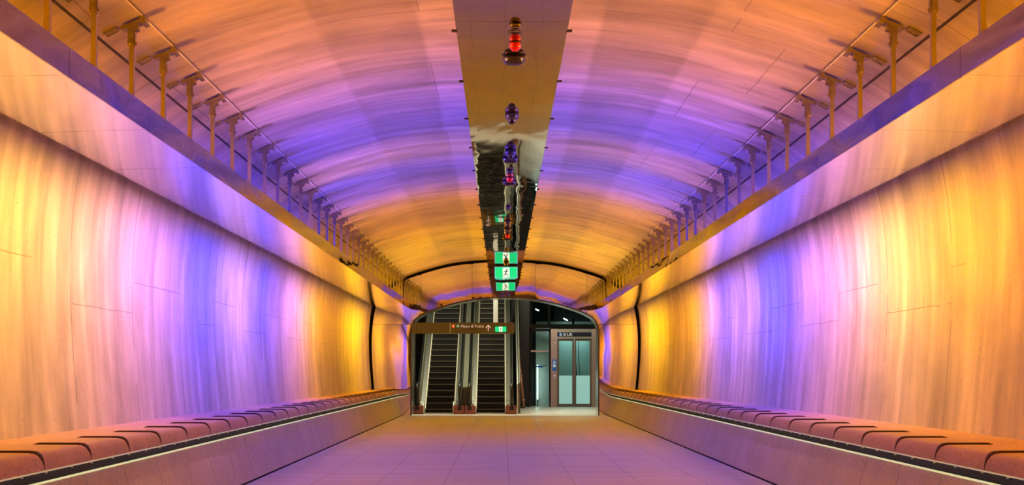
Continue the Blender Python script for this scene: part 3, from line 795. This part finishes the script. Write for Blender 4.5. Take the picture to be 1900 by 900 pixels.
# lift
lf = thing('lift', 'lift with steel surround, two glass door leaves and dark header sign', 'lift', (0, LY, 0))
zt = LZ(610.5)
MB().box(LX(1022), LX(1033.5), -.06, .2, 0, zt, bev=.006).build('left_jamb', M['pink_steel'], lf)
MB().box(LX(1098), LX(1125), -.06, .2, 0, zt, bev=.006).build('right_jamb', M['pink_steel'], lf)
MB().box(LX(1033.5), LX(1098), -.05, .2, LZ(629), zt).build('header', M['steel'], lf)
hd = MB().box(LX(1034), LX(1097), -.075, -.05, LZ(624.3), LZ(616.8)).build('header_sign', M['navy'], lf)
letters('lettering', 'Lift', .17, (LX(1051.5), -.08, LZ(623.2)), M['white'], hd)
def wheelchair(mb, cx_, cz_, s, y0, y1):
    disc(mb, cx_-.05*s, cz_+.36*s, .09*s, y0, y1, n=12)
    stroke(mb, (cx_-.05*s, cz_+.2*s), (cx_, cz_-.08*s), .11*s, y0, y1); stroke(mb, (cx_, cz_-.08*s), (cx_+.22*s, cz_-.08*s), .1*s, y0, y1)
    stroke(mb, (cx_+.22*s, cz_-.08*s), (cx_+.32*s, cz_-.34*s), .1*s, y0, y1)
    for k_ in range(9):
        a0 = math.radians(110+k_*26); a1 = math.radians(110+(k_+1)*26)
        stroke(mb, (cx_-.02*s+.27*s*math.cos(a0), cz_-.16*s+.27*s*math.sin(a0)), (cx_-.02*s+.27*s*math.cos(a1), cz_-.16*s+.27*s*math.sin(a1)), .07*s, y0, y1)
def lift_icon(mb, cx_, cz_, s, y0, y1):
    for a, b in (((-.3, -.35), (-.3, .2)), ((-.3, .2), (.3, .2)), ((.3, .2), (.3, -.35)), ((.3, -.35), (-.3, -.35))):
        stroke(mb, (cx_+a[0]*s, cz_+a[1]*s), (cx_+b[0]*s, cz_+b[1]*s), .07*s, y0, y1)
    for dx in (-.13, .13): stroke(mb, (cx_+dx*s, cz_-.25*s), (cx_+dx*s, cz_+.0*s), .12*s, y0, y1); disc(mb, cx_+dx*s, cz_+.1*s, .06*s, y0, y1, n=8)
    stroke(mb, (cx_-.12*s, cz_+.3*s), (cx_-.12*s, cz_+.42*s), .08*s, y0, y1); stroke(mb, (cx_+.12*s, cz_+.3*s), (cx_+.12*s, cz_+.42*s), .08*s, y0, y1)
MB().box(LX(1037.2), LX(1043.2), -.079, -.075, LZ(623.8), LZ(617.4)).build('blue_field', M['blue'], hd)
i_ = MB(); wheelchair(i_, LX(1040.2), LZ(620.5), .13, -.084, -.078); lift_icon(i_, LX(1047.5), LZ(620.6), .13, -.084, -.074); i_.build('icons', M['white'], hd)
bp = MB().box(LX(1024.5), LX(1032.5), -.072, -.06, LZ(688.5), LZ(667.2)).build('blue_plate', M['blue'], lf)
i_ = MB(); wheelchair(i_, LX(1028.5), LZ(671.3), .15, -.078, -.070); lift_icon(i_, LX(1028.5), LZ(678.4), .15, -.078, -.070); i_.build('icons', M['white'], bp)
cpn = MB().box(LX(1026), LX(1032), -.066, -.058, LZ(704), LZ(692)).build('call_panel', M['steel'], lf)
MB().tube([(LX(1029.3), -.075, LZ(694.5)), (LX(1029.3), -.06, LZ(694.5))], .022, 12).build('call_button', M['red'], cpn)
MB().tube([(LX(1029.3), -.075, LZ(697.3)), (LX(1029.3), -.06, LZ(697.3))], .018, 12).build('call_button', M['exit_white'], cpn)
ind = MB().box(LX(1026.5), LX(1032.3), -.066, -.058, LZ(646), LZ(626.5)).build('indicator', M['steel'], lf)
i_ = MB(); i_.prism([(LX(1029.3)-.03, LZ(637)), (LX(1029.3)+.03, LZ(637)), (LX(1029.3), LZ(634.8))], -.07, -.064, 'Y'); i_.build('arrow', M['white'], ind)
for pa, pb in ((1034, 1065.3), (1065.7, 1098)):
    d_ = MB(); x0, x1 = LX(pa), LX(pb); t_ = .075
    d_.box(x0, x0+t_, .05, .10, .02, LZ(629)); d_.box(x1-t_, x1, .05, .10, .02, LZ(629)); d_.box(x0+t_, x1-t_, .05, .10, .02, .12); d_.box(x0+t_, x1-t_, .05, .10, LZ(632.5), LZ(629))
    dr = d_.build('door', M['door_steel'], lf)
    MB().box(x0+t_, x1-t_, .07, .08, LZ(697), LZ(632.5)).build('upper_glass', M['glass'], dr)
    MB().box(x0+t_, x1-t_, .065, .085, .12, LZ(697)).build('frosted_glass', M['frost'], dr)
car = MB().box(LX(1034), LX(1098), 1.5, 1.55, 0, 2.75); car.box(LX(1034)-.02, LX(1034), .2, 1.5, 0, 2.75); car.box(LX(1098), LX(1098)+.02, .2, 1.5, 0, 2.75); car.box(LX(1034), LX(1098), .2, 1.5, -.01, .02)
car.build('car', M['car_wall'], lf)
MB().box(LX(1036), LX(1096), .25, 1.45, 2.72, 2.76).build('car_ceiling', M['car_light'], lf)
c_ = MB().tube([(LX(1068.5), .25, 2.68), (LX(1069), .25, 2.2), (LX(1068.2), .25, 1.9), (LX(1071), .25, 1.2)], .022, 8); c_.tube([(LX(1074), .3, 2.68), (LX(1074.5), .3, 2.0), (LX(1077), .3, 1.2)], .014, 8)
c_.build('hanging_cable', M['cable'], lf)
# dark glazing above the lift
ug = thing('upper_glazing', 'dark glazed screen with black frames above the lift', 'glazed partition', (0, LY, 3.16))
MB().box(LX(983.5), LX(1150), -.02, .18, -.02, .14).build('transom', M['black_gloss'], ug)
for px in (985, 1019): MB().box(LX(px)-.05, LX(px)+.05, 0, .14, .14, 4.2).build('mullion', M['black_gloss'], ug)
MB().box(LX(985), LX(1150), .05, .06, .14, 4.2).build('glass_pane', M['smoked'], ug)
MB().box(LX(995), LX(1015), .9, .95, .2, 3.6).build('inner_panel', M['shaft_grey'], ug)
MB().box(LX(1030), LX(1140), 1.4, 1.45, .2, 3.6).build('inner_panel', M['shaft_grey'], ug)
m_ = MB().tube([(LX(1004)+.3*math.cos(a), .8, .45+.3*math.sin(a)) for a in [PI*k_/10 for k_ in range(11)]], .03, 8); m_.build('arched_pipe', M['cable'], ug)
MB().box(LX(1063), LX(1067), .6, .7, .14, .42).build('stub_post', M['black_gloss'], ug)
MB().box(LX(995), LX(1140), .62, .66, .15, .27).build('pale_sill', M['shaft_white'], ug)
for (xa, za, xb, zb, lab) in ((993.5, 573.5, 1000, 576.5, 'small lit tube high behind the glazing, left of the lift'), (1045.5, 590.5, 1053.5, 595, 'small lit tube high behind the glazing, above the lift doors')):
    yq = LY+.5
    t_ = thing('ceiling_tube_light', lab, 'tube light', (FX((xa+xb)/2, yq), yq, FZ((za+zb)/2, yq)))
    hx_ = (xb-xa)/2*yq/F; hz_ = (zb-za)/2*yq/F
    MB().tube([(-hx_, 0, hz_), (hx_, 0, -hz_)], .025, 10).build('tube', M['tube_dim'], t_)
    MB().tube([(-hx_*1.1, .035, hz_*1.1), (hx_*1.1, .035, -hz_*1.1)], .022, 8).build('batten', M['gap'], t_)
